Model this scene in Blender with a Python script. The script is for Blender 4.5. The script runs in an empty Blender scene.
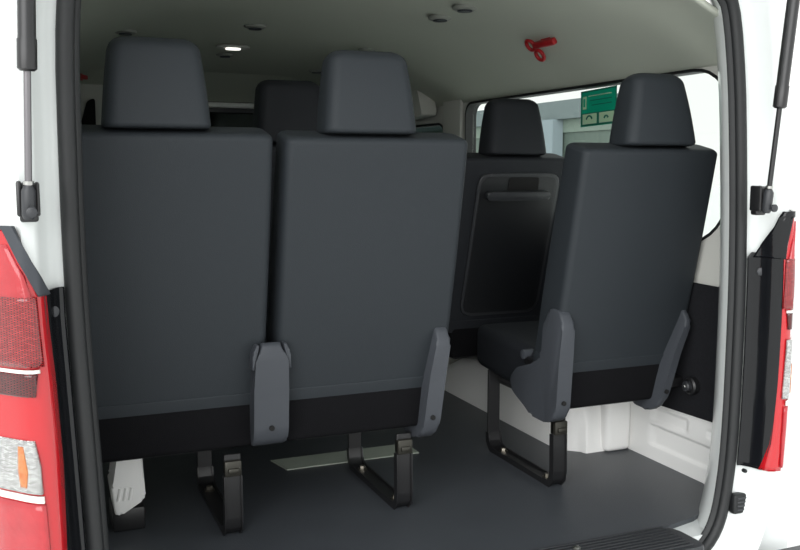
import bpy, bmesh, math, random
from mathutils import Vector, Matrix
random.seed(4)
COL = bpy.context.scene.collection
V = Vector

# ------------------------------------------------------------------ materials
def mat(name, col, rough=.6, metal=0., bump=0., bscale=200., var=0., vscale=6., coat=0., spec=.5, trans=0.):
    m = bpy.data.materials.new(name); m.use_nodes = True
    nt = m.node_tree; b = nt.nodes['Principled BSDF']
    b.inputs['Base Color'].default_value = (*col, 1)
    b.inputs['Roughness'].default_value = rough
    b.inputs['Metallic'].default_value = metal
    b.inputs['Specular IOR Level'].default_value = spec
    b.inputs['Coat Weight'].default_value = coat
    b.inputs['Transmission Weight'].default_value = trans
    tc = nt.nodes.new('ShaderNodeTexCoord')
    if var:
        n = nt.nodes.new('ShaderNodeTexNoise'); n.inputs['Scale'].default_value = vscale; n.inputs['Detail'].default_value = 6
        nt.links.new(tc.outputs['Object'], n.inputs['Vector'])
        mx = nt.nodes.new('ShaderNodeMix'); mx.data_type = 'RGBA'
        mx.inputs[6].default_value = (*[c*(1-var) for c in col], 1); mx.inputs[7].default_value = (*[min(1, c*(1+var)) for c in col], 1)
        nt.links.new(n.outputs['Fac'], mx.inputs[0]); nt.links.new(mx.outputs[2], b.inputs['Base Color'])
    if bump:
        n = nt.nodes.new('ShaderNodeTexNoise'); n.inputs['Scale'].default_value = bscale; n.inputs['Detail'].default_value = 4
        nt.links.new(tc.outputs['Object'], n.inputs['Vector'])
        bp = nt.nodes.new('ShaderNodeBump'); bp.inputs['Strength'].default_value = bump; bp.inputs['Distance'].default_value = .002
        nt.links.new(n.outputs['Fac'], bp.inputs['Height']); nt.links.new(bp.outputs['Normal'], b.inputs['Normal'])
    return m
M = dict(
  vinyl=mat('seat_vinyl', (.021,.0255,.0300), .62, spec=.28, bump=.25, bscale=500, var=.04, vscale=3),
  vinyl_dark=mat('seat_vinyl_dark', (.017,.019,.023), .65, spec=.25, bump=.25, bscale=500),
  cloth=mat('black_cloth', (.006,.006,.007), .95, spec=.1, bump=.5, bscale=700, var=.15, vscale=40),
  plastic=mat('grey_plastic', (.050,.055,.064), .5, spec=.3, bump=.15, bscale=900),
  plastic_dark=mat('dark_plastic', (.03,.032,.036), .42, bump=.1, bscale=900),
  panelp=mat('back_panel_plastic', (.010,.011,.013), .45, bump=.1, bscale=900),
  black=mat('black_metal', (.012,.012,.013), .35, spec=.6),
  gloss=mat('gloss_black', (.005,.0055,.007), .12, spec=.4, bump=.03, bscale=20),
  rubber=mat('rubber', (.008,.009,.010), .55),
  steel=mat('steel', (.5,.5,.48), .3, metal=1),
  grayrod=mat('strut_rod', (.20,.19,.20), .3, metal=.7),
  brass=mat('plated_bracket', (.05,.048,.040), .35, metal=.6),
  paint=mat('white_paint', (.76,.79,.78), .28, coat=.6, var=.01, vscale=2),
  inpaint=mat('inner_white_paint', (.88,.88,.86), .4, coat=.2, var=.02, vscale=5),
  trimc=mat('light_trim', (.60,.60,.56), .6, bump=.1, bscale=600),
  carpet=mat('panel_carpet', (.016,.0165,.019), .95, spec=.1, bump=.9, bscale=500, var=.35, vscale=160),
  mat_=mat('floor_vinyl', (.054,.060,.068), .40, bump=.35, bscale=260, var=.12, vscale=9),
  liner=mat('headliner', (.52,.545,.47), .9, bump=.25, bscale=420, var=.03, vscale=3),
  red=mat('hammer_red', (.45,.015,.02), .35),
  bolt=mat('bolt', (.28,.26,.22), .35, metal=1),
  concrete=mat('concrete', (.84,.84,.82), .9, bump=.3, bscale=30, var=.05, vscale=2),
  bwhite=mat('building_white', (.26,.31,.34), .8, var=.03),
  bgrey=mat('building_grey', (.15,.185,.19), .8, var=.05),
  bpanel=mat('building_panel', (.20,.25,.215), .8, var=.05),
  bglass=mat('building_lower', (.11,.145,.125), .6, var=.05),
  green=mat('sticker_green', (.0,.45,.27), .5),
  greend=mat('sticker_dark_green', (.01,.20,.13), .5),
  cream=mat('sticker_cream', (.60,.85,.58), .5),
  lampc=mat('lamp_clear', (.8,.8,.75), .2, coat=.5),
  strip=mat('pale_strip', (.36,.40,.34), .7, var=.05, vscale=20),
  vent=mat('vent_grey', (.28,.29,.26), .6),
  hole=mat('hole_black', (.004,.004,.004), .9),
)
def glassm(name, tint, gl=.06):
    m = bpy.data.materials.new(name); m.use_nodes = True; nt = m.node_tree
    for n in list(nt.nodes):
        if n.type == 'BSDF_PRINCIPLED': nt.nodes.remove(n)
    out = [n for n in nt.nodes if n.type == 'OUTPUT_MATERIAL'][0]
    t = nt.nodes.new('ShaderNodeBsdfTransparent'); t.inputs[0].default_value = (*tint, 1)
    g = nt.nodes.new('ShaderNodeBsdfGlossy'); g.inputs['Roughness'].default_value = .03
    mx = nt.nodes.new('ShaderNodeMixShader'); mx.inputs[0].default_value = gl
    nt.links.new(t.outputs[0], mx.inputs[1]); nt.links.new(g.outputs[0], mx.inputs[2]); nt.links.new(mx.outputs[0], out.inputs[0])
    return m
M['glass'] = glassm('tinted_glass', (.90,.93,.91))
M['glass_dark'] = glassm('privacy_glass', (.25,.28,.27))

def lens_mat(name, colA, colB, scale, rough=.12):
    m = bpy.data.materials.new(name); m.use_nodes = True; nt = m.node_tree; b = nt.nodes['Principled BSDF']
    tc = nt.nodes.new('ShaderNodeTexCoord'); mp = nt.nodes.new('ShaderNodeMapping'); mp.inputs['Scale'].default_value = scale
    v = nt.nodes.new('ShaderNodeTexBrick'); v.inputs['Scale'].default_value = 1.; v.inputs['Mortar Size'].default_value = .06
    v.inputs['Color1'].default_value = (*colA, 1); v.inputs['Color2'].default_value = (*colB, 1)
    v.inputs['Mortar'].default_value = (*[c*.22 for c in colA], 1)
    sep = nt.nodes.new('ShaderNodeSeparateXYZ'); cmb = nt.nodes.new('ShaderNodeCombineXYZ')
    nt.links.new(tc.outputs['Object'], sep.inputs[0]); nt.links.new(sep.outputs['X'], cmb.inputs['X']); nt.links.new(sep.outputs['Z'], cmb.inputs['Y'])
    nt.links.new(cmb.outputs[0], mp.inputs[0]); nt.links.new(mp.outputs[0], v.inputs['Vector'])
    nt.links.new(v.outputs['Color'], b.inputs['Base Color'])
    b.inputs['Roughness'].default_value = rough; b.inputs['Coat Weight'].default_value = .7; b.inputs['Coat Roughness'].default_value = .03
    return m
M['lens_smooth'] = mat('lens_red_smooth', (.42,.022,.030), .15, coat=.6, bump=.5, bscale=90, var=.25, vscale=25)
M['lens_facet'] = lens_mat('lens_red_faceted', (.30,.006,.010), (.52,.04,.045), (55,120,1))
M['lens_deep'] = lens_mat('lens_red_deep', (.10,.004,.006), (.17,.008,.01), (50,110,1))
M['lens_clear'] = lens_mat('lens_clear_facets', (.85,.86,.84), (.34,.33,.32), (90,130,1))
M['lens_amber'] = lens_mat('lens_amber', (.85,.20,.03), (.95,.45,.15), (110,140,1))
M['lens_rim'] = mat('lens_rim', (.48,.008,.014), .12, coat=.8)

# ------------------------------------------------------------------ helpers
def link(name, bm, m, parent=None, smooth=True, angle=40):
    me = bpy.data.meshes.new(name); bmesh.ops.recalc_face_normals(bm, faces=bm.faces[:]); bm.to_mesh(me); bm.free()
    o = bpy.data.objects.new(name, me); COL.objects.link(o); me.materials.append(m)
    if smooth:
        for p in me.polygons: p.use_smooth = True
        me.set_sharp_from_angle(angle=math.radians(angle))
    if parent: o.parent = parent; o.matrix_parent_inverse = Matrix.Translation(-parent.location) if False else Matrix()
    return o
def thing(name, label, cat, loc=(0,0,0), group=None):
    o = bpy.data.objects.new(name, None); COL.objects.link(o); o.location = loc; o.empty_display_size = .1
    return tag(o, label, cat, group)
def tag(o, label, cat, group=None, kind=None):
    o['label'] = label; o['category'] = cat
    if group: o['group'] = group
    if kind: o['kind'] = kind
    return o
def struct(name, bm, m, label=None, **k):
    o = link(name, bm, m, **k); o['kind'] = 'structure'
    if label: o['label'] = label
    return o
def B(): return bmesh.new()
def add_box(bm, lo, hi, bev=0., seg=2, mtx=None):
    lo = V(lo); hi = V(hi)
    r = bmesh.ops.create_cube(bm, size=1.)
    vs = r['verts']
    for v in vs: v.co = V(((v.co.x+.5)*(hi.x-lo.x)+lo.x, (v.co.y+.5)*(hi.y-lo.y)+lo.y, (v.co.z+.5)*(hi.z-lo.z)+lo.z))
    if bev:
        es = list({e for v in vs for e in v.link_edges})
        r = bmesh.ops.bevel(bm, geom=es, offset=bev, segments=seg, affect='EDGES', profile=.5)
        vs = list({v for f in r['faces'] for v in f.verts} | {v for v in vs if v.is_valid})
    if mtx is not None:
        for v in vs: v.co = mtx @ v.co
    return bm
def box(lo, hi, bev=0., seg=2, mtx=None): return add_box(B(), lo, hi, bev, seg, mtx)
def add_tube(bm, pts, r, n=12, caps=True, radii=None):
    pts = [V(p) for p in pts]; rings = []; up = None
    for i, p in enumerate(pts):
        t = (pts[min(i+1, len(pts)-1)]-pts[max(i-1, 0)]).normalized()
        if up is None: up = V((0,0,1)) if abs(t.z) < .9 else V((1,0,0))
        a = t.cross(up).normalized(); b = a.cross(t).normalized(); up = b
        rr = radii[i] if radii else r
        rings.append([bm.verts.new(p+(a*math.cos(2*math.pi*k/n)+b*math.sin(2*math.pi*k/n))*rr) for k in range(n)])
    for i in range(len(rings)-1):
        for k in range(n): bm.faces.new((rings[i][k], rings[i][(k+1)%n], rings[i+1][(k+1)%n], rings[i+1][k]))
    if caps: bm.faces.new(rings[0]); bm.faces.new(rings[-1][::-1])
    return bm
def rrect(hx, hy, r, k=4):
    r = max(min(r, hx, hy), 1e-4); out = []
    for q, (sx, sy) in enumerate(((1,1),(-1,1),(-1,-1),(1,-1))):
        for i in range(k+1):
            a = (q+i/k)*math.pi/2
            out.append((sx*(hx-r)+r*math.cos(a), sy*(hy-r)+r*math.sin(a)))
    return out
def pad(w0, w1, d0, d1, h, R, rc, mtx, n=14, R0=None, bulge=0., bm=None, k=5):
    """soft rounded slab: width/depth lerp over height h, ends rounded by R"""
    bm = bm or B(); R0 = R if R0 is None else R0
    zs = sorted({round(R0*(1-math.cos(math.pi/2*i/6)), 5) for i in range(7)} | {round(h-R*(1-math.cos(math.pi/2*i/6)), 5) for i in range(7)} | {round(R0+(h-R0-R)*i/n, 5) for i in range(n+1)})
    rings = []
    for z in zs:
        t = z/h; ins = 0
        if z < R0: ins = R0-math.sqrt(max(0, R0*R0-(R0-z)**2))
        if h-z < R: ins = R-math.sqrt(max(0, R*R-(R-(h-z))**2))
        bl = bulge*math.sin(math.pi*t)
        hx = (w0+(w1-w0)*t)/2-ins+bl*.3; hy = (d0+(d1-d0)*t)/2-ins+bl
        rings.append([bm.verts.new(mtx @ V((x, y, z))) for x, y in rrect(hx, hy, rc, k)])
    N = len(rings[0])
    for a, b in zip(rings, rings[1:]):
        for i in range(N): bm.faces.new((a[i], a[(i+1)%N], b[(i+1)%N], b[i]))
    bm.faces.new(rings[0]); bm.faces.new(rings[-1])
    return bm
def prism(poly, a0, a1, axis='x', bev=0., seg=3, bm=None):
    """poly of 2D points extruded along axis; axis x: poly=(y,z); y: (x,z); z: (x,y)"""
    bm = bm or B()
    def P(p, a): return {'x': V((a, p[0], p[1])), 'y': V((p[0], a, p[1])), 'z': V((p[0], p[1], a))}[axis]
    A = [bm.verts.new(P(p, a0)) for p in poly]; C = [bm.verts.new(P(p, a1)) for p in poly]
    f1 = bm.faces.new(A); f2 = bm.faces.new(C[::-1]); n = len(poly); sides = []
    for i in range(n): sides.append(bm.faces.new((A[i], A[(i+1)%n], C[(i+1)%n], C[i])))
    if bev:
        es = list({e for f in (f1, f2) for e in f.edges})
        bmesh.ops.bevel(bm, geom=es, offset=bev, segments=seg, affect='EDGES', profile=.5)
    return bm
def round_poly(poly, r, k=4):
    out = []; n = len(poly)
    for i in range(n):
        p = V(poly[i]).to_2d() if len(poly[i]) > 2 else V(poly[i]); a = V(poly[i-1]); b = V(poly[(i+1)%n])
        da = (a-p); db = (b-p); rr = r[i] if isinstance(r, (list, tuple)) else r
        rr = min(rr, da.length*.45, db.length*.45)
        s = p+da.normalized()*rr; e = p+db.normalized()*rr
        for j in range(k+1):
            t = j/k; out.append(tuple((1-t)**2*s+2*t*(1-t)*p+t*t*e))
    return out
def strip_path(pts, th, x0, x1, bm=None):
    """flat bar following a YZ path, thickness th, extruded in x"""
    pts = [V(p) for p in pts]; L = []; R_ = []
    for i, p in enumerate(pts):
        t = (pts[min(i+1, len(pts)-1)]-pts[max(i-1, 0)]).normalized(); nrm = V((-t.y, t.x))
        L.append(tuple(p+nrm*th/2)); R_.append(tuple(p-nrm*th/2))
    bm = bm or B()
    rows = []
    for l, r in zip(L, R_):
        rows.append([bm.verts.new((x0, *l)), bm.verts.new((x1, *l)), bm.verts.new((x1, *r)), bm.verts.new((x0, *r))])
    for a, b in zip(rows, rows[1:]):
        for i in range(4): bm.faces.new((a[i], a[(i+1)%4], b[(i+1)%4], b[i]))
    bm.faces.new(rows[0]); bm.faces.new(rows[-1])
    return bm
def disc(c, axis, r, h, n=20, bm=None):
    c = V(c); a = V(axis).normalized()
    return add_tube(bm or B(), [c, c+a*h*.8, c+a*h], r, n, radii=[r, r, r*.8])

# ------------------------------------------------------------------ layout numbers
XC = .855; XR = 1.80; XL = -.09; CEIL = 1.45; YF = 5.3
# outline of the tailgate opening (x, z) at the seal centre line, right side bottom -> top, then left side top -> bottom
R_side = [(1.44,-.085),(1.50,-.078),(1.545,-.058),(1.583,-.022),(1.606,.02),(1.620,.08),(1.631,.17),(1.636,.28),(1.638,.45),(1.637,.64),(1.630,.82),(1.620,.98),(1.608,1.13),(1.588,1.27),(1.568,1.33),(1.50,1.375),(1.42,1.395)]
L_side = [(.28,1.395),(.19,1.375),(.12,1.33),(.085,1.25),(.076,1.13),(.074,.98),(.073,.82),(.075,.64),(.083,.45),(.090,.28),(.094,.17),(.103,.08),(.118,.02),(.142,-.022),(.18,-.058),(.23,-.078),(.29,-.085)]
bot = [(.29+(1.44-.29)*t/8, -.085) for t in range(1, 8)]
top = [(1.42+(.28-1.42)*t/8, 1.395+.02*math.sin(math.pi*t/8)) for t in range(1, 8)]
OUT = [V(p) for p in R_side+top+L_side+bot]
def smooth_loop(P, it=2):
    for _ in range(it):
        Q = []
        for i in range(len(P)):
            a = P[i]; b = P[(i+1)%len(P)]; Q += [a*.75+b*.25, a*.25+b*.75]
        P = Q
    return P
OUT = smooth_loop(OUT, 1)
NRM = []
for i in range(len(OUT)):
    t = (OUT[(i+1)%len(OUT)]-OUT[i-1]).normalized(); NRM.append(V((t.y, -t.x)))
def ring_loft(prof, name, m, close=False, label=None, kind=True):
    bm = B(); rings = []
    for o, y in prof:
        rings.append([bm.verts.new((p.x+n.x*o, y, p.y+n.y*o)) for p, n in zip(OUT, NRM)])
    N = len(OUT); pairs = list(zip(rings, rings[1:]))
    if close: pairs.append((rings[-1], rings[0]))
    for a, b in pairs:
        for i in range(N): bm.faces.new((a[i], a[(i+1)%N], b[(i+1)%N], b[i]))
    o_ = link(name, bm, m, angle=55)
    if kind: o_['kind'] = 'structure'
    if label: o_['label'] = label
    return o_
# rear body frame: inner jamb, gutter and outer corner
ring_loft([(.165,1.975),(.11,1.928),(.052,1.866),(.026,1.832),(.002,1.79),(0,1.765),(0,1.745),(.02,1.742),(.033,1.738),(.045,1.722),(.056,1.690),(.066,1.673),(.085,1.668),(.105,1.685),(.15,1.735),(.18,1.785),(.205,1.85),(.218,1.93),(.222,2.05)], 'wall_rear', M['paint'], label='white painted rear body frame around the tailgate opening')
# weatherstrip around the opening
seal = []
for k in range(14):
    a = 2*math.pi*k/14; seal.append((.018*math.cos(a)*(1 if math.cos(a) > 0 else .8), 1.738+.015*math.sin(a)))
s = ring_loft(seal, 'door_seal', M['rubber'], close=True, kind=False); tag(s, 'dark grey rubber weatherstrip running round the whole tailgate opening', 'weatherstrip')
lip = ring_loft([(-.012,1.738),(-.021,1.742),(-.024,1.750),(-.020,1.753),(-.010,1.752)], 'seal_lip', M['rubber'], close=True, kind=False); lip.parent = s

def xr(z, side, off):
    """x of the opening outline on a side at height z, moved outward by off"""
    pts = R_side if side > 0 else L_side
    pts = sorted(pts, key=lambda p: p[1])
    for a, b in zip(pts, pts[1:]):
        if a[1] <= z <= b[1]:
            t = (z-a[1])/(b[1]-a[1]+1e-9); return a[0]+(b[0]-a[0])*t+side*off
    return pts[0][0]+side*off

# ------------------------------------------------------------------ body shell and setting
# floor with a clipped rear corner
def mk_floor():
    poly = [(XL,YF),(XR,YF),(XR,2.02),(1.772,1.955),(1.70,1.875),(1.60,1.825),(1.50,1.802),(.22,1.802),(.12,1.825),(.02,1.875),(XL,1.97)]
    return prism(poly, -.012, 0, 'z')
f = struct('floor', mk_floor(), M['mat_'], 'dark grey vinyl mat on the load floor', smooth=False)
struct('trim_1', box((-.14,1.745,-.10),(1.85,YF,-.0125)), M['paint'], 'white painted sheet metal under the floor mat', smooth=False)

# headliner: arch section swept along Y
def liner_section(y):
    k = 1.0
    drop = 0
    if y > 4.2: drop = min(1, (y-4.2)/.5)**1.5*.03
    z = CEIL-drop
    return [(XL-.004,1.200),(XL+.012,1.222),(XL+.07,1.262),(XL+.17,1.326),(XL+.29,1.385),(XL+.42,min(z,1.424)),(XL+.60,z),(XC,z+.003),(XR-.60,z),(XR-.42,min(z,1.424)),(XR-.29,1.385),(XR-.17,1.326),(XR-.07,1.262),(XR-.012,1.222),(XR+.004,1.200)]
bm = B(); ys = [1.79,1.86,1.95]+[2.1+.2*i for i in range(17)]; rows = []
for y in ys:
    r_ = liner_section(y)
    if y < 1.95:
        q = (1.95-y)/.16; r_ = [(XC+(x-XC)*(1-.075*q), z-(.035*q if z > 1.3 else 0)) for x, z in r_]
    rows.append([bm.verts.new((x, y, z)) for x, z in r_])
for a, b in zip(rows, rows[1:]):
    for i in range(len(a)-1): bm.faces.new((a[i], a[i+1], b[i+1], b[i]))
c = struct('ceiling', bm, M['liner'], 'grey-beige moulded headliner of the van', angle=60)
sm = c.modifiers.new('s', 'SUBSURF'); sm.levels = 1; sm.render_levels = 1
so = c.modifiers.new('t', 'SOLIDIFY'); so.thickness = .012; so.offset = 1
# outer roof and sides
bm = B(); rows = []
def outer(y):
    return [(-.128,-.30),(-.150,.2),(-.150,.7),(-.135,1.15),(-.09,1.40),(0,1.53),(.2,1.60),(XC,1.63),(1.51,1.60),(1.71,1.53),(1.80,1.40),(1.845,1.15),(1.860,.7),(1.860,.2),(1.838,-.30)]
# (side skins are built with window openings below; this is the roof)
for y in (1.74,1.85,2.5,3.5,4.5,5.35):
    rows.append([bm.verts.new((x, y, z-(.03 if y < 1.8 else 0))) for x, z in outer(y)[4:11]])
for a, b in zip(rows, rows[1:]):
    for i in range(len(a)-1): bm.faces.new((a[i], a[i+1], b[i+1], b[i]))
struct('trim_2', bm, M['paint'], 'white outer roof skin of the van')

# side wall with rounded window holes: inner panel as strips around the hole
def rr_hole(y0, y1, z0, z1, r, k=8):
    out = []
    q = max(.01, r*.35)
    for cy, cz, a0, rr in ((y1-q, z1-q, 0, q), (y0+r, z1-r, 90, r), (y0+r, z0+r, 180, r), (y1-q, z0+q, 270, q)):
        for i in range(k+1):
            a = math.radians(a0+90*i/k); out.append((cy+rr*math.cos(a), cz+rr*math.sin(a)))
    return out
def wall_with_windows(name, x, xo, m, y0, y1, z0, z1, wins, label, mo=None):
    """inner face at x, outer face at xo, window reveals between"""
    bm = B()
    def region(ya, yb, win):
        if win is None:
            for X in (x, xo): bm.faces.new([bm.verts.new((X, *p)) for p in ((ya,z0),(yb,z0),(yb,z1),(ya,z1))])
            return
        H = rr_hole(*win); n = len(H); cy = (win[0]+win[1])/2; cz = (win[2]+win[3])/2
        O = []
        q = n//4
        for i, (py, pz) in enumerate(H):
            # project to the region's rectangle; corners at quarter middles
            dy, dz = py-cy, pz-cz; hw = (win[1]-win[0])/2; hh = (win[3]-win[2])/2
            u, w = dy/hw, dz/hh; s_ = 1/max(abs(u), abs(w)); u *= s_; w *= s_
            O.append((ya if u <= -.9999 else yb if u >= .9999 else cy+u*((yb-cy) if u > 0 else (cy-ya)), z0 if w <= -.9999 else z1 if w >= .9999 else cz+w*((z1-cz) if w > 0 else (cz-z0))))
        Vh = {}; 
        for X in (x, xo):
            hv = [bm.verts.new((X, *p)) for p in H]; ov = [bm.verts.new((X, *p)) for p in O]; Vh[X] = hv
            for i in range(n): bm.faces.new((hv[i], hv[(i+1)%n], ov[(i+1)%n], ov[i]))
        a, b = Vh[x], Vh[xo]
        for i in range(n): bm.faces.new((a[i], a[(i+1)%n], b[(i+1)%n], b[i]))
    cuts = [y0]+[(wins[i][1]+wins[i+1][0])/2 for i in range(len(wins)-1)]+[y1]
    for i, w in enumerate(wins): region(cuts[i], cuts[i+1], w)
    bmesh.ops.remove_doubles(bm, verts=bm.verts[:], dist=1e-4)
    return struct(name, bm, m, label, smooth=False)
W1 = (1.955,3.60,.70,1.205,.17); W2 = (3.80,4.75,.72,1.13,.08)
wall_with_windows('wall_right', XR, XR+.055, M['trimc'], 1.93, YF, .585, 1.26, [W1, W2], 'light grey trimmed side wall on the right with windows')
wall_with_windows('wall_left', XL, XL-.055, M['trimc'], 1.93, YF, .585, 1.26, [W1, W2], 'light grey trimmed side wall on the left with windows')
def frame_ring(win, x0, x1, wd, name, label):
    H0 = rr_hole(*win); w2 = (win[0]+wd, win[1]-wd, win[2]+wd, win[3]-wd, max(.02, win[4]-wd)); H1 = rr_hole(*w2)
    bm = B(); n = len(H0); R4 = [[bm.verts.new((X, *p)) for p in H] for X, H in ((x0,H0),(x0,H1),(x1,H1),(x1,H0))]
    for q in range(4):
        a, b = R4[q], R4[(q+1)%4]
        for i in range(n): bm.faces.new((a[i], a[(i+1)%n], b[(i+1)%n], b[i]))
    return link(name, bm, M['rubber'])
for k, (sx, W, nm, gl) in enumerate(((1, W1, 'window_1', 'glass'), (1, W2, 'window_2', 'glass_dark'), (-1, W1, 'window_3', 'glass_dark'), (-1, W2, 'window_4', 'glass_dark'))):
    xi = XR if sx > 0 else XL
    bm = B(); H = rr_hole(W[0]+.01, W[1]-.01, W[2]+.01, W[3]-.01, W[4]-.01); prism(H, xi+sx*.032, xi+sx*.037, 'x', bm=bm)
    w = struct(nm, bm, M[gl], 'tinted side window in the %s wall' % ('right' if sx > 0 else 'left'), smooth=False)
    fr = frame_ring(W, xi-sx*.002, xi+sx*.05, .009, 'window_frame', ''); fr.parent = w
# lower walls
for sx, nm in ((1, 'right'), (-1, 'left')):
    xi = XR if sx > 0 else XL
    bm = B()
    def Wp(y, z, d=0): return V((xi-sx*d, y, z))
    # sheet metal lower panel as a height field with pressed beads
    ny, nz = 90, 44; ya, yb, za, zb = 1.90, 3.0, 0., .20
    beads = [((2.10,2.265),(.125,.172)), ((1.975,2.27),(.045,.115)), ((1.955,2.005),(.135,.165))]
    def h(y, z):
        t = 0
        for (b0, b1), (c0, c1) in beads:
            shear = 0
            dy = max(b0-y, y-b1, 0)+0; dz = max(c0-z, z-c1, 0); 
            iy = min(y-b0, b1-y); iz = min(z-c0, c1-z); d = min(iy, iz)
            if d > 0: t = max(t, min(1, d/.007))
        return -.009*t*t*(3-2*t)
    g = [[bm.verts.new(Wp(ya+(yb-ya)*i/ny, za+(zb-za)*j/nz, h(ya+(yb-ya)*i/ny, za+(zb-za)*j/nz))) for j in range(nz+1)] for i in range(ny+1)]
    for i in range(ny):
        for j in range(nz): bm.faces.new((g[i][j], g[i+1][j], g[i+1][j+1], g[i][j+1]))
    add_box(bm, (min(xi, xi+sx*.05), 1.90, -.01), (max(xi, xi+sx*.05), 3.0, .0)) 
    struct('trim_3' if sx > 0 else 'trim_4', bm, M['inpaint'], 'white painted lower side panel with pressed beads, %s side' % nm, angle=60)
    # lower wall forward + outer skin below the windows
    x0, x1 = sorted((xi+sx*.012, xi+sx*.055))
    struct('trim_5' if sx > 0 else 'trim_6', box((x0,1.93,-.02),(x1,YF,.586)), M['inpaint'], 'inner sheet metal of the %s side' % nm, smooth=False)
    # dark felt panel
    x0, x1 = sorted((xi-sx*.010, xi+sx*.012))
    poly = [(1.925,.585),(3.65,.60),(3.65,.02),(3.0,.02),(2.95,.195),(2.30,.185),(1.925,.195)]
    bm = B(); prism(poly, x0, x1, 'x', bev=.003, seg=1, bm=bm)
    struct('trim_20' if sx > 0 else 'trim_21', bm, M['carpet'], 'dark felt lower side panel on the %s' % nm, smooth=False)
# wheel arches
def arch(sx, xin, name):
    xi = XR if sx > 0 else XL
    ys_ = [2.405,2.42,2.45,2.50,2.62,2.85,3.05,3.2,3.33,3.42]
    zs_ = [.150,.175,.185,.19,.192,.192,.185,.165,.11,0.]
    bm = B(); rows = []
    for y, z in zip(ys_, zs_):
        ins = max(0, (2.46-y))*1.1
        x_in = xin+sx*ins
        rr = min(.035, z*.4) if z > .01 else 0
        pts = [(x_in, 0), (x_in+sx*.006, max(0, z-rr)), (x_in+sx*(.006+rr*.3), z-rr*.3 if z else 0), (x_in+sx*(.006+rr), z), (xi, z+.0)]
        rows.append([bm.verts.new((x, y, zz)) for x, zz in pts])
    for a, b in zip(rows, rows[1:]):
        for i in range(4): bm.faces.new((a[i], a[i+1], b[i+1], b[i]))
    # rear face: rounded skirt going down to the floor
    a = rows[0]; prev = a
    last = [bm.verts.new((v.co.x+ (0 if i else 0), 2.395, max(0, v.co.z-.03))) for i, v in enumerate(a)]
    for i in range(4): bm.faces.new((prev[i], prev[i+1], last[i+1], last[i]))
    base = [bm.verts.new((v.co.x, 2.385, 0)) for v in last]
    for i in range(1, 4): bm.faces.new((last[i], last[i+1], base[i+1], base[i]))
    bm.faces.new((last[0], last[1], base[1]))
    return struct(name, bm, M['inpaint'], 'white painted wheel arch on the %s side' % ('right' if sx > 0 else 'left'), angle=50)
arch(1, 1.575, 'trim_7'); arch(-1, .13, 'trim_8')
bm = box((1.70,2.36,0),(XR,2.41,.186), .02, 4); struct('trim_9', bm, M['inpaint'], 'white flange where the wheel arch meets the side panel')
bm = box((1.50,3.44,0),(XR,4.6,.19), .03, 4); struct('trim_10', bm, M['trimc'], 'pale step box along the right wall ahead of the wheel arch')
# front end
struct('wall_front', box((XL,YF,-.01),(XR,YF+.04,1.46)), M['plastic_dark'], 'dark front end of the cabin', smooth=False)
bm = box((.25,YF-.10,1.262),(1.6,YF-.05,1.292), .008); struct('trim_11', bm, M['inpaint'], 'pale strip above the windscreen')
bm = box((.30,YF-.02,.80),(1.45,YF-.002,1.24), .01); struct('trim_12', bm, M['glass_dark'], 'dark windscreen in shade')
bm = B(); prism([(4.75,1.46),(5.28,1.46),(5.28,1.30),(5.22,1.295)], XL, XR, 'x', bm=bm); struct('trim_19', bm, M['liner'], 'headliner sloping down above the windscreen', smooth=False)
# front left pillar trim with a slot (seen beside first headrest)
bm = B(); prism(round_poly([(.16,.80),(.60,.80),(.60,1.17),(.50,1.32),(.40,1.40),(.16,1.40)], .03), 5.05, 5.12, 'y', bev=.01, bm=bm)
struct('trim_13', bm, M['trimc'], 'grey trim at the left front of the cabin')
bm = B(); prism(round_poly([(.265,1.10),(.355,1.10),(.355,1.285),(.315,1.27)], .02), 5.035, 5.052, 'y', bm=bm); o = struct('trim_14', bm, M['hole'], 'dark opening in the left front trim')
# right-hand door pillar and header
bm = B(); prism(round_poly([(3.62,.20),(3.80,.20),(3.80,1.235),(3.62,1.235)], .01), XR-.014, XR-.002, 'x', bev=.005, bm=bm)
struct('trim_15', bm, M['trimc'], 'pale pillar between the right side windows')
bm = B(); prism(round_poly([(3.84,1.16),(4.6,1.14),(4.6,1.33),(4.0,1.33),(3.90,1.28)], .03), XR-.10, XR-.02, 'x', bev=.012, bm=bm)
struct('trim_16', bm, M['trimc'], 'pale curved header above the sliding door')
# sill plate
def sill():
    t = thing('sill_plate', 'black ridged plastic step plate at the tailgate sill', 'sill plate', (.86,1.73,-.02))
    bm = B(); poly = round_poly([(.26-.86,.073),(.22-.86,.055),(.21-.86,-.07),(1.50-.86,-.07),(1.497-.86,.035),(1.47-.86,.073)], .02)
    prism(poly, -.045, .024, 'z', bev=.006, bm=bm); link('plate', bm, M['plastic_dark'], t)
    bm = B()
    for i in range(9): add_box(bm, (-.60,.058-i*.0145,.0235),(.61-.0*i,.064-i*.0145,.028), .0015, 1)
    link('ridge', bm, M['plastic_dark'], t)['kind'] = 'stuff'
    for x in (-.45, 0.33):
        bm = B(); add_tube(bm, [(x,.03,.024),(x,.03,.030),(x,.03,.033)], .008, 16, radii=[.010,.010,.006]); link('screw', bm, M['steel'], t)
sill()
# bumper step under the right lamp
for sx, lb in ((1,'right'),(-1,'left')):
    xa = XC+sx*.80; xb = XC+sx*1.0
    bm = B(); prism(round_poly([(min(xa,xb)-0,1.55),(max(xa,xb),1.55),(max(xa,xb),1.68),(min(xa,xb),1.68)], .03), -.30, -.088, 'z', bev=.01, bm=bm)
    bm.transform(Matrix.Translation((0,0,.03)))
    tag(link('bumper_step', bm, M['plastic_dark']), 'black plastic bumper step at the %s rear corner' % lb, 'bumper')

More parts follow.
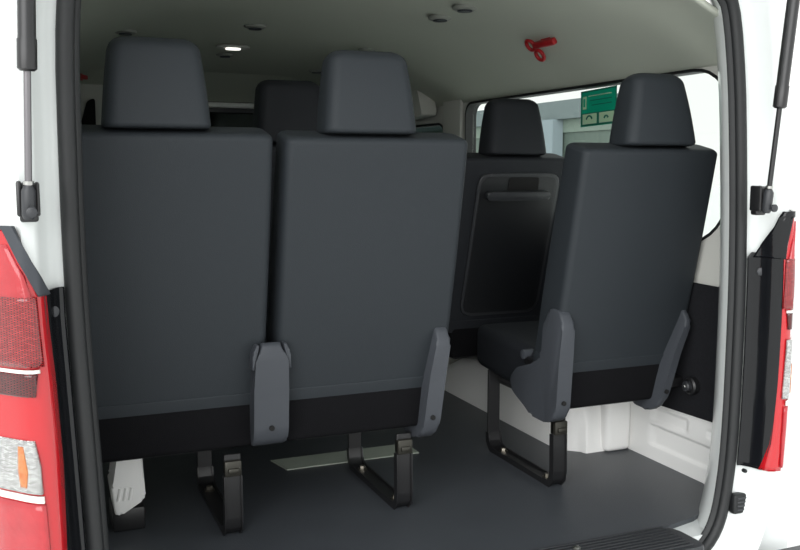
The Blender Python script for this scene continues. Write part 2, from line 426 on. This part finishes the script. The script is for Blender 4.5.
# ------------------------------------------------------------------ tail lamps and black jamb covers
PROF = [(.018,1.738),(.030,1.730),(.040,1.712),(.050,1.682),(.062,1.664),(.085,1.659),(.107,1.677),(.152,1.727),(.184,1.779),(.210,1.846),(.223,1.93),(.23,2.02)]
def profY(o):
    for a, b in zip(PROF, PROF[1:]):
        if a[0] <= o <= b[0]:
            t = (o-a[0])/(b[0]-a[0]); return a[1]+(b[1]-a[1])*t
    return PROF[-1][1] if o > .1 else PROF[0][1]
def surf(side, rows, lift=0., nu=14):
    """rows: list of (z, o_a, o_b)"""
    bm = B(); G = []
    for z, a, b in rows:
        G.append([bm.verts.new((xr(z, side, a+(b-a)*i/nu), profY(a+(b-a)*i/nu)-lift, z)) for i in range(nu+1)])
    for p, q in zip(G, G[1:]):
        for i in range(nu): bm.faces.new((p[i], p[i+1], q[i+1], q[i]))
    return bm
def refine(rows, n=6):
    out = []
    for a, b in zip(rows, rows[1:]):
        for i in range(n): out.append(tuple(a[k]+(b[k]-a[k])*i/n for k in range(3)))
    return out+[rows[-1]]
def solid(o, t):
    m = o.modifiers.new('solid', 'SOLIDIFY'); m.thickness = t; m.offset = 0; return o
def lamp(side, word):
    t = thing('tail_lamp', '%s red tail lamp with a clear segment beside the tailgate opening' % word, 'tail lamp', (xr(.5, side, .1), 1.68, .17), 'tail lamps')
    inv = Matrix.Translation(-t.location)
    def P(name, rows, m, lift, th=.006, nu=14, lab=None):
        bm = surf(side, refine(rows), lift, nu); bm.transform(inv); o = solid(link(name, bm, m, t, angle=50), th)
        if lab: o['label'] = lab
        return o
    oe = .222
    body = [(.165,.066,oe),(.235,.056,oe),(.40,.050,oe),(.55,.050,oe),(.70,.054,oe),(.76,.078,oe),(.815,.104,oe)] if side < 0 else [(.165,.048,oe),(.235,.058,oe),(.40,.063,oe),(.55,.064,oe),(.70,.064,oe),(.76,.073,oe),(.80,.083,oe)]
    P('housing', body, M['lens_rim'], 0., .012)
    P('brake_lens', [(.575,.070,oe),(.70,.074,oe),(.735,.084,oe),(.79,.108,oe)], M['lens_smooth'], .008, lab='smooth pinkish red upper lens')
    P('faceted_lens', [(.578,.062,oe),(.66,.064,oe),(.70,.066,oe)], M['lens_facet'], .010, lab='faceted bright red lens')
    P('lower_red_lens', [(.525,.080,oe),(.54,.078,oe),(.565,.074,oe)], M['lens_deep'], .0085, lab='deep red lens')
    P('white_line', [(.567,.070,oe),(.570,.070,oe),(.573,.070,oe)], M['lampc'], .012, .004, lab='thin white line painted for a glint on the lens')  # glint painted as a white line across the lens
    P('clear_lens', [(.350,.084,oe),(.40,.084,oe),(.446,.090,oe)] if side < 0 else [(.352,.071,oe),(.40,.072,oe),(.500,.076,oe)], M['lens_clear'], .011, lab='clear reversing lens')
    P('amber_bulb', [(.36,.108,.118),(.39,.104,.120),(.435,.108,.116)], M['lens_amber'], .014, .004, 6, lab='amber turn signal')
    P('white_line', [(.334,.082,oe),(.340,.082,oe),(.346,.082,oe)], M['lampc'], .012, .004, lab='white dividing line')
    P('reflector', [(.175,.084,oe),(.25,.080,oe),(.330,.080,oe)], M['lens_smooth'], .009, lab='pinkish red lower reflector')
    return t
lamp(-1, 'left'); lamp(1, 'right')
def jamb(side, word):
    t = thing('jamb_cover', 'glossy black plastic cover between the %s tail lamp and the rubber seal' % word, 'jamb cover', (xr(.5, side, .04), 1.70, .17))
    inv = Matrix.Translation(-t.location)
    bm = surf(side, refine([(.165,.020,.062),(.235,.020,.056),(.40,.020,.053),(.55,.020,.053),(.70,.020,.056),(.706,.020,.058)] if side < 0 else [(.165,.020,.050),(.235,.020,.059),(.40,.020,.063),(.55,.020,.064),(.70,.020,.064),(.712,.028,.066)]), .004); bm.transform(inv)
    solid(link('panel', bm, M['gloss'], t, angle=50), .006)
    bm = surf(side, refine([(.700,.046,.064),(.735,.060,.080),(.815,.094,.112),(.822,.097,.14)] if side < 0 else [(.700,.030,.066),(.735,.040,.070),(.80,.055,.084),(.815,.060,.20)]), .006); bm.transform(inv)
    o = solid(link('bezel', bm, M['plastic'] if side < 0 else M['gloss'], t, angle=50), .008)
    z = .665; c = V((xr(z, side, .040), profY(.040)-.003, z)) - t.location
    bm = B(); disc(c, (side*-.5, -1, 0), .010, .006, bm=bm); link('cap', bm, M['plastic_dark'], t)
jamb(-1, 'left'); jamb(1, 'right')

# ------------------------------------------------------------------ struts
def strut(side, x, word):
    t = thing('gas_strut', 'black gas strut hanging from the open tailgate, %s side' % word, 'gas strut', (x,1.66,.865 if side < 0 else .845), 'gas struts')
    def L(p): return V(p)
    a = V((0,-.035,.0)); d = V((-.002 if side > 0 else .016, -.11*.46, .46)).normalized()
    bm = B(); add_tube(bm, [a, a+d*.25], .0060, 14); link('rod', bm, M['grayrod'] if side < 0 else M['black'], t)
    s0, s1 = a+d*.212, a+d*.80
    bm = B(); add_tube(bm, [s0, s0+d*.004, s0+d*.05, s0+d*.052, s1, s1+d*.004], .0145, 20, radii=[.011,.0155,.0155,.0140,.0140,.009]); link('cylinder', bm, M['black'], t)
    # ball socket and bracket
    bm = B(); add_tube(bm, [a-d*.030, a-d*.022, a+d*.018, a+d*.026], .010, 16, radii=[.008,.0115,.0115,.007]); link('socket', bm, M['plastic_dark'], t)
    bm = box((-.015,-.018,-.036),(.015,.004,.030), .005, 3); link('bracket', bm, M['black'], t)
    bm = box((-.019,-.030,-.026),(-.010,.004,.034), .004, 2); add_box(bm, (.010,-.030,-.026),(.018,.004,.032), .004, 2); link('bracket_cheek', bm, M['black'], t)
    bm = B(); disc((0.004,-.050,-.018), (0,-1,0), .009, .006, bm=bm); link('bolt', bm, M['plastic_dark'], t)
    bm = B(); add_tube(bm, [a+d*.028, a+d*.034], .0085, 16); link('collar', bm, M['steel'], t)
    return t, t.location+s1
_, e1 = strut(-1, .003, 'left'); _, e2 = strut(1, 1.605, 'right')

# open tailgate above
t = thing('tailgate', 'white tailgate raised open above the rear opening', 'tailgate', (XC,1.70,1.60))
ang = math.radians(32)
mt = Matrix.Rotation(ang, 4, 'X')  # local -y goes rearward/up
def tg(lo, hi, b): return box(lo, hi, b, 3, Matrix.Rotation(-ang, 4, 'X'))
link('panel', tg((-.80,-1.25,0),(.80,-.02,.035), .015), M['paint'], t)
link('inner_trim', tg((-.70,-1.10,-.02),(.70,-.65,.0), .01), M['plastic_dark'], t)

# ------------------------------------------------------------------ seats
def seat(name, label, x0, x1, yb, zt, covers, leg_x=None, dark=False, panel=False, head_w=(.222,.192), head_dx=0., wide=None, group=None, base=True, lean=.1, head_up=0.):
    """x0..x1 backrest extent, yb: y of the rear face at the bottom of the backrest, zt: top of the backrest"""
    xc = (x0+x1)/2; w = x1-x0
    t = thing(name, label, 'seat', (xc, yb, 0), group)
    vin = M['vinyl_dark'] if dark else M['vinyl']  # darker vinyl puts the dimmer light on the seats ahead into their colour
    zb = .335; h = (zt-zb)
    ang = math.atan(.155/.665); th = .11
    # local frame: origin at bottom rear edge centre; rear face plane tilted so the top leans rearward (-y)
    fr = Matrix.Translation((0,0,zb)) @ Matrix.Rotation(ang, 4, 'X') @ Matrix.Translation((0, th/2, 0))
    hl = h/math.cos(ang)
    bm = pad(w, w, th*1.05, th*.95, hl, .015, .020, fr, R0=.010, bulge=.004)
    back = link('backrest', bm, vin, t)
    # sewn hem band around the bottom of the backrest
    bm = pad(w+.004, w+.004, th*1.05+.006, th*1.05+.006, .046, .003, .025, fr @ Matrix.Translation((0,0,-.004)), n=2)
    link('hem', bm, vin, back)
    # side bolster seam
    for s_ in (-1, 1):
        pts = [fr @ V((s_*(w/2-.012), -th/2-.0015+.004*0, z)) for z in (.05, hl*.35, hl*.65, hl-.03)]
    # head restraint
    hw0, hw1 = head_w; hh = .195
    hf = fr @ Matrix.Translation((head_dx, .0, hl-.001)) @ Matrix.Rotation(-ang*1.25, 4, 'X')
    bm = pad(hw0, hw1, .115, .085, hh+head_up, .028, .030, hf, R0=.010, bulge=.004)
    hd = link('headrest', bm, vin, t)
    for s_ in (-.055, .055): link('headrest_post', add_tube(B(), [fr @ V((head_dx+s_, .01, hl-.03)), fr @ V((head_dx+s_, .01, hl+.03))], .006, 12), M['steel'], t)
    # cushion
    bm = box((-w/2+.015, .02, .235), (w/2-.012, .50, .385), .03, 5)
    for v in bm.verts:
        if v.co.y > .3: v.co.z += (.02 if v.co.z > .3 else .03)*(v.co.y-.3)/.16
    link('cushion', bm, M['vinyl_dark'], t)
    # black cloth skirt below the backrest
    bm = box((-w/2+.022, -.008, .238), (w/2-.022, .10, .36), .012, 3); link('skirt', bm, M['cloth'], t)
    bm = box((-w/2+.06, .05, .218), (w/2-.06, .42, .245), .01, 2); link('seat_pan', bm, M['black'], t)
    prof = [(-.012,.535),(.012,.525),(.030,.475),(.032,.395),(.045,.368),(.105,.352),(.165,.332),(.208,.302),(.214,.270),(.185,.250),(.125,.226),(.085,.205),(.0,.204),(-.040,.225),(-.052,.262),(-.060,.375),(-.072,.49),(-.052,.528)]
    for cx, cw, full in covers:
        if full == 'rear': pr = [(-.054,.533),(-.05,.528),(-.036,.475),(-.010,.36),(-.003,.33),(-.003,.215),(-.012,.205),(-.040,.225),(-.052,.262),(-.060,.375),(-.072,.49),(-.066,.525)]
        else: pr = prof if full else [p if p[0] < .06 else (.06+(p[0]-.06)*.5, p[1]) for p in prof]
        bm = B(); prism(round_poly(pr, .012, 2), cx-cw/2-xc, cx+cw/2-xc, 'x', bev=.008, seg=3, bm=bm)
        if cw > .07:   # wide shared cover: shoulders taper to the top
            for v in bm.verts:
                k = max(0, min(1, (v.co.z-.47)/.05)); v.co.x = (cx-xc)+(v.co.x-(cx-xc))*(1-.42*k)
        else:
            for v in bm.verts:
                k = max(0, min(1, (v.co.z-.43)/.1)); v.co.x = (cx-xc)+(v.co.x-(cx-xc))*(1-.25*k)
        lean_ = .070 if cx > 1.6 else .028 if .9 < cx < 1.1 else 0.
        for v in bm.verts:
            if lean_: v.co.x -= lean_*max(0, min(1, (.50-v.co.z)/.28)); v.co.z -= .02*max(0, min(1, (v.co.z-.40)/.1))
            if full == 'rear': v.co.z = .238+(v.co.z-.205)*(.505-.238)/(.533-.205)
        cv = link('recliner_cover', bm, M['plastic'], t)
        sx_ = -lean_*.85; hz = .292 if full == 'rear' else .272
        bm = B(); add_tube(bm, [(cx-xc+sx_, -.044, hz), (cx-xc+sx_, -.0575, hz)], .0065, 16); link('screw_hole', bm, M['hole'], cv)
        if cw > .07:
            for s_ in (-1, 1):
                bm = B(); prism(round_poly([((cx-xc)+s_*cw*.34,.500),((cx-xc)+s_*cw*.42,.503),((cx-xc)+s_*cw*.54,.480),((cx-xc)+s_*cw*.56,.440),((cx-xc)+s_*cw*.50,.440)], .006, 2), -.068, -.02, 'y', bev=.003, bm=bm)
                link('cover_shoulder', bm, M['plastic'], cv)
    if x0 > 1.3 and not dark:
        bm = B(); add_tube(bm, [(-w/2-.006,.150,.372),(-w/2-.004,.150,.372),(-w/2+.03,.150,.372)], .014, 18, radii=[.010,.0145,.0145]); link('recline_knob', bm, M['plastic'], t)
        bm = box((-w/2+.002,.06,.345),(-w/2+.016,.15,.368), .004, 2); link('recline_lever', bm, M['black'], t)
    if leg_x is not None:
        lx = leg_x-xc; hw = .021
        path = [(.045,.215),(.045,.16),(.043,.05),(.047,.025),(.060,.010),(.085,.006)]+[(.35,.006),(.375,.012),(.390,.030),(.394,.06),(.394,.268)]
        path = [(p[0]*1.12-.026, p[1]) for p in path]
        bm = strip_path(path, .010, lx-hw, lx+hw)
        bmesh.ops.bevel(bm, geom=[e for e in bm.edges], offset=.0015, segments=1, affect='EDGES')
        lg = link('leg_frame', bm, M['black'], t)
        bm = B()
        for s_ in (-1, 1): strip_path([(p[0], p[1]) for p in path[1:-1]], .022, lx+s_*hw-.002, lx+s_*hw+.002, bm)
        link('leg_flange', bm, M['black'], lg)
        bm = box((lx-.021,.008,.160),(lx+.021,.036,.200), .004, 2); add_box(bm, (lx-.013,.003,.168),(lx+.013,.010,.182), .003, 2)
        link('bracket', bm, M['brass'], t)
        for yy in (.08, .345):
            bm = B(); add_tube(bm, [(lx,yy,.010),(lx,yy,.016),(lx,yy,.0161),(lx,yy,.024)], .012, 6, radii=[.015,.015,.010,.009]); link('bolt', bm, M['bolt'], lg)
    if panel:
        pf = fr @ Matrix.Translation((0, -th/2, 0))
        P0 = [(-w/2+.045,.06),(w/2-.055,.06),(w/2-.035,hl-.05),(-w/2+.06,hl-.05)]
        def pz(poly, d0, d1, bev, m, nm, par, r=.03):
            b_ = B(); prism(round_poly(poly, r, 5), d0, d1, 'y', bev=bev, bm=b_); b_.transform(pf); return link(nm, b_, m, par)
        p1 = pz(P0, -.010, .02, .006, M['plastic_dark'], 'back_panel', t, .045)
        k = .012; P1 = [(-w/2+.045+k,.06+k),(w/2-.055-k,.06+k),(w/2-.035-k,hl-.05-k),(-w/2+.06+k,hl-.05-k)]
        pz(P1, -.0125, -.004, .002, M['panelp'], 'inset', p1, .035)
        zz = hl-.105
        pz([(-.035,zz-.012),(.085,zz-.012),(.085,zz+.042),(-.035,zz+.042)], -.016, -.010, .002, M['hole'], 'recess', p1, .01)
        pz([(-.125,zz-.034),(.125,zz-.034),(.125,zz-.004),(-.125,zz-.004)], -.040, -.018, .006, M['plastic_dark'], 'grab_handle', p1, .012)
        for s_ in (-.09, .11):
            pz([(s_-.01,zz-.030),(s_+.01,zz-.030),(s_+.01,zz-.01),(s_-.01,zz-.01)], -.022, -.009, .002, M['plastic_dark'], 'handle_mount', p1, .003)
    return t
seat('rear_seat', 'grey rear seat nearest the left tail lamp, leftmost of the back row', .05, .520, 2.14, .992, [(.526,.086,'rear')], .443, head_w=(.228,.188), head_dx=-.016, group='rear row seats')
seat('rear_seat', 'grey rear seat in the middle of the back row, left of the aisle', .548, 1.012, 2.14, .987, [(.980,.046,True)], .905, head_w=(.232,.192), head_dx=-.022, group='rear row seats')
seat('rear_seat', 'grey rear seat right of the aisle in front of the bright side window', 1.34, 1.785, 2.13, .967, [(1.350,.046,True),(1.760,.024,False)], 1.385, head_w=(.235,.160), head_dx=.028, group='rear row seats')
seat('passenger_seat', 'passenger seat, coloured dark for dim light, with a grab handle on its back panel, one row ahead', 1.365, 1.785, 2.88, .952, [], None, dark=True, panel=True, head_w=(.235,.180), head_dx=.005, group='seats one row ahead')
seat('passenger_seat', 'passenger seat, coloured dark for dim light, showing only its headrest between the two left rear seats', .55, 1.0, 2.88, .985, [], .95, dark=True, head_w=(.225,.195), head_dx=0, group='seats one row ahead')

# ------------------------------------------------------------------ small things
# seat belt stalk / quarter catch on the dark panel
t = thing('side_catch', 'black round catch mounted on the dark felt panel', 'catch', (XR-.010,2.115,.285))
bm = box((-.045,-.005,-.014),(-.0,.050,.016), .006, 3); link('tongue', bm, M['black'], t)
bm = B(); disc((0.001,-.052,.0), (-1,0,0), .026, .022, bm=bm); link('base', bm, M['black'], t)
bm = B(); disc((-.021,-.052,.0), (-1,0,0), .015, .014, bm=bm); link('knob', bm, M['plastic_dark'], t)
bm = B(); disc((-.034,-.052,.0), (-1,0,0), .005, .005, bm=bm); link('screw', bm, M['steel'], t)
# latch on the right jamb
t = thing('latch_buffer', 'black square rubber buffer on the right jamb below the tail lamp', 'buffer', (1.660,1.726,.066))
link('block', box((-.028,-.012,-.026),(.026,.012,.026), .006, 3), M['rubber'], t)
bm = B()
for i in range(4): add_box(bm, (-.018,-.0135,-.017+i*.010),(.016,-.011,-.012+i*.010), .001, 1)
link('rib', bm, M['plastic_dark'], t)
bm = B(); disc((0,0,0), (0,-1,0), .005, .010, bm=bm); o = link('plug', bm, M['rubber']); o.location = (1.668,1.728,.150); tag(o, 'small round black plug on the white jamb above the rubber buffer', 'plug')
# emergency hammers
def hammer(loc, rz, tilt, label):
    t = thing('emergency_hammer', label, 'hammer', loc, 'emergency hammers'); t.rotation_euler = (tilt, 0, rz)
    bm = B()
    for cx, cz in ((-.092,.010),(-.070,-.032)):
        n = 20
        add_tube(bm, [(cx+.020*math.cos(2*math.pi*i/n), 0, cz+.019*math.sin(2*math.pi*i/n)) for i in range(n+1)], .0065, 10, caps=False)
    link('head', bm, M['red'], t)
    bm = box((-.070,-.009,-.006),(.055,.010,.016), .006, 3); link('handle', bm, M['red'], t)
    bm = box((-.03,.006,-.012),(.03,.022,.022), .003, 2); link('clip', bm, M['red'], t)
hammer((1.600,2.61,1.323), math.radians(-90), math.radians(35), 'red emergency hammer on the headliner above the right side window')
hammer((.275,4.75,1.36), math.radians(60), 0, 'red emergency hammer at the far left beside the rubber seal')
# ceiling fittings
def vent(x, y, lab):
    sec = liner_section(y)
    z = next(a[1]+(b[1]-a[1])*(x-a[0])/(b[0]-a[0]) for a, b in zip(sec, sec[1:]) if a[0] <= x <= b[0])-.002
    t = thing('ceiling_vent', lab, 'air vent', (x,y,z), 'ceiling vents')
    bm = B(); add_tube(bm, [(0,0,.002),(0,0,-.006),(0,0,-.010)], .05, 28, radii=[.042,.040,.032]); link('ring', bm, M['vent'], t)
    bm = B(); add_tube(bm, [(0,0,-.009),(0,0,-.014)], .024, 24); link('nozzle', bm, M['plastic'], t)
for x, y, l in ((.369,3.576,'round grey ceiling vent above the left rear seat headrest'),(1.377,3.686,'round grey ceiling vent above the middle rear headrest'),(.823,3.414,'round grey ceiling vent nearer than the glowing lamp'),(.889,4.292,'round grey ceiling vent just beyond the glowing lamp'),(1.40,4.50,'small ceiling vent farthest along the right side'),(1.323,2.655,'grey ceiling vent nearest the tailgate at the top edge of the photo'),(1.328,2.853,'grey ceiling vent second from the tailgate on the right')):
    vent(x, y, l)
t = thing('ceiling_lamp', 'small glowing oval lamp in the middle of the headliner', 'lamp', (.858,3.97,CEIL-.002))
bm = pad(.15,.14,.10,.09,.012,.004,.045, Matrix.Translation((0,0,-.012)), n=2); link('bezel', bm, M['trimc'], t)
ml = bpy.data.materials.new('lamp_glow'); ml.use_nodes = True; b_ = ml.node_tree.nodes['Principled BSDF']; b_.inputs['Emission Color'].default_value = (1,.98,.9,1); b_.inputs['Emission Strength'].default_value = 1.6
bm = pad(.07,.06,.05,.045,.008,.004,.024, Matrix.Translation((0,0,-.018)), n=2); link('diffuser', bm, ml, t)
# sticker on the right window
t = thing('window_sticker', 'green rectangular notice sticker on the right side window', 'sticker', (XR+.030,2.64,1.128)); t.rotation_euler = (math.radians(-1.5),0,0)
def st(nm, y0, y1, z0, z1, m, x=0.): return link(nm, box((x-.001, y0, z0), (x, y1, z1)), m, t, smooth=False)
st('base', -.105, .105, -.062, .062, M['greend'])
st('green_field', -.099, .099, -.016, .056, M['green'], -.0012)
for i in range(2): st('cream_panel', .008-i*.10, .092-i*.10, -.054, -.019, M['cream'], -.0012)
st('exit_figure', .068, .090, -.002, .042, M['cream'], -.0024); st('exit_figure_mark', .074, .084, .006, .034, M['green'], -.0036)
for i in range(3): st('text_line', -.080, .055-.01*i, .040-i*.016, .043-i*.016, M['cream'] if i == 0 else M['greend'], -.0024)
def star(nm, cy, cz, r, m):
    bm = B(); add_tube(bm, [(-.0030,cy+r*math.cos(a*math.pi/8),cz+r*math.sin(a*math.pi/8)) for a in range(1,8)], .003, 6); link(nm, bm, m, t)
star('arrow_mark', .050, -.044, .018, M['greend']); star('arrow_mark', -.050, -.044, .012, M['greend'])
# white sheet-metal piece under the left seat
t = thing('wheel_arch_corner', 'pale corner bracket on the floor beneath the left rear seat', 'bracket', (.20,2.30,.0))
bm = B(); prism(round_poly([(-.026,.212),(.040,.210),(.046,.095),(.040,.084),(-.014,.052),(-.030,.052),(-.038,.125),(-.026,.130)], .006, 2), -.02, .10, 'y', bev=.006, bm=bm); link('bracket', bm, M['inpaint'], t)
bm = box((-.035,.0,.0),(.045,.11,.06), .006); link('foot', bm, M['black'], t)
bm = B()
for i in range(3): add_tube(bm, [(-.022+i*.014,-.021,.09),(-.016+i*.014,-.021,.122)], .004, 8)
link('rib', bm, M['inpaint'], t)
# thin pale strip lying on the floor
struct('trim_18', prism([(.70,2.595),(1.14,2.595),(1.14,2.70),(.675,2.70)], .0005, .004, 'z'), M['strip'], 'thin pale strip across the floor under the left seats', smooth=False)

# ------------------------------------------------------------------ outside
bm = B(); bmesh.ops.create_grid(bm, x_segments=1, y_segments=1, size=60); bm.transform(Matrix.Translation((0,0,-.66)))
struct('ground', bm, M['concrete'], 'pale concrete yard', smooth=False)
t = thing('building', 'pale low building seen through the right side window', 'building', (5.0,10.2,-.66))
link('wall', box((0,-3.6,0),(.3,9,1.93), 0), M['bglass'], t, smooth=False)
link('upper_panel', box((-.02,-3.62,1.931),(.3,9,2.06)), M['bpanel'], t, smooth=False)
link('fascia', box((-.10,-3.7,2.061),(.35,9.1,2.24)), M['bgrey'], t, smooth=False)
link('column', box((-.14,-2.42,0),(-.021,-2.20,2.06)), M['bwhite'], t, smooth=False)
link('column', box((-.14,1.6,0),(-.021,1.9,2.06)), M['bwhite'], t, smooth=False)

# ------------------------------------------------------------------ light and camera
w = bpy.data.worlds.new('sky'); bpy.context.scene.world = w; w.use_nodes = True; nt = w.node_tree
bg = nt.nodes['Background']; tc = nt.nodes.new('ShaderNodeTexCoord'); sp = nt.nodes.new('ShaderNodeSeparateXYZ'); cr = nt.nodes.new('ShaderNodeValToRGB')
nt.links.new(tc.outputs['Generated'], sp.inputs[0]); nt.links.new(sp.outputs['Z'], cr.inputs[0]); nt.links.new(cr.outputs[0], bg.inputs[0])
cr.color_ramp.elements[0].color = (1,1,.98,1); cr.color_ramp.elements[1].color = (.93,.98,1,1); bg.inputs[1].default_value = 1.35
sl = bpy.data.lights.new('sun', 'SUN'); sl.energy = 2.7; sl.angle = math.radians(60); sl.color = (1,1,1)
so_ = bpy.data.objects.new('sun', sl); COL.objects.link(so_); so_.rotation_euler = V((.60,.74,-.32)).to_track_quat('-Z','Y').to_euler()
cam = bpy.data.cameras.new('camera'); co = bpy.data.objects.new('camera', cam); COL.objects.link(co)
co.location = (0,0,.92); co.rotation_euler = (math.radians(90-6.780), 0, -math.radians(22.477)); cam.lens = 40.5; cam.sensor_width = 36; cam.clip_start = .01
sc = bpy.context.scene; sc.camera = co
sc.view_settings.view_transform = 'Standard'; sc.view_settings.look = 'None'; sc.view_settings.gamma = 1; sc.view_settings.exposure = 0.
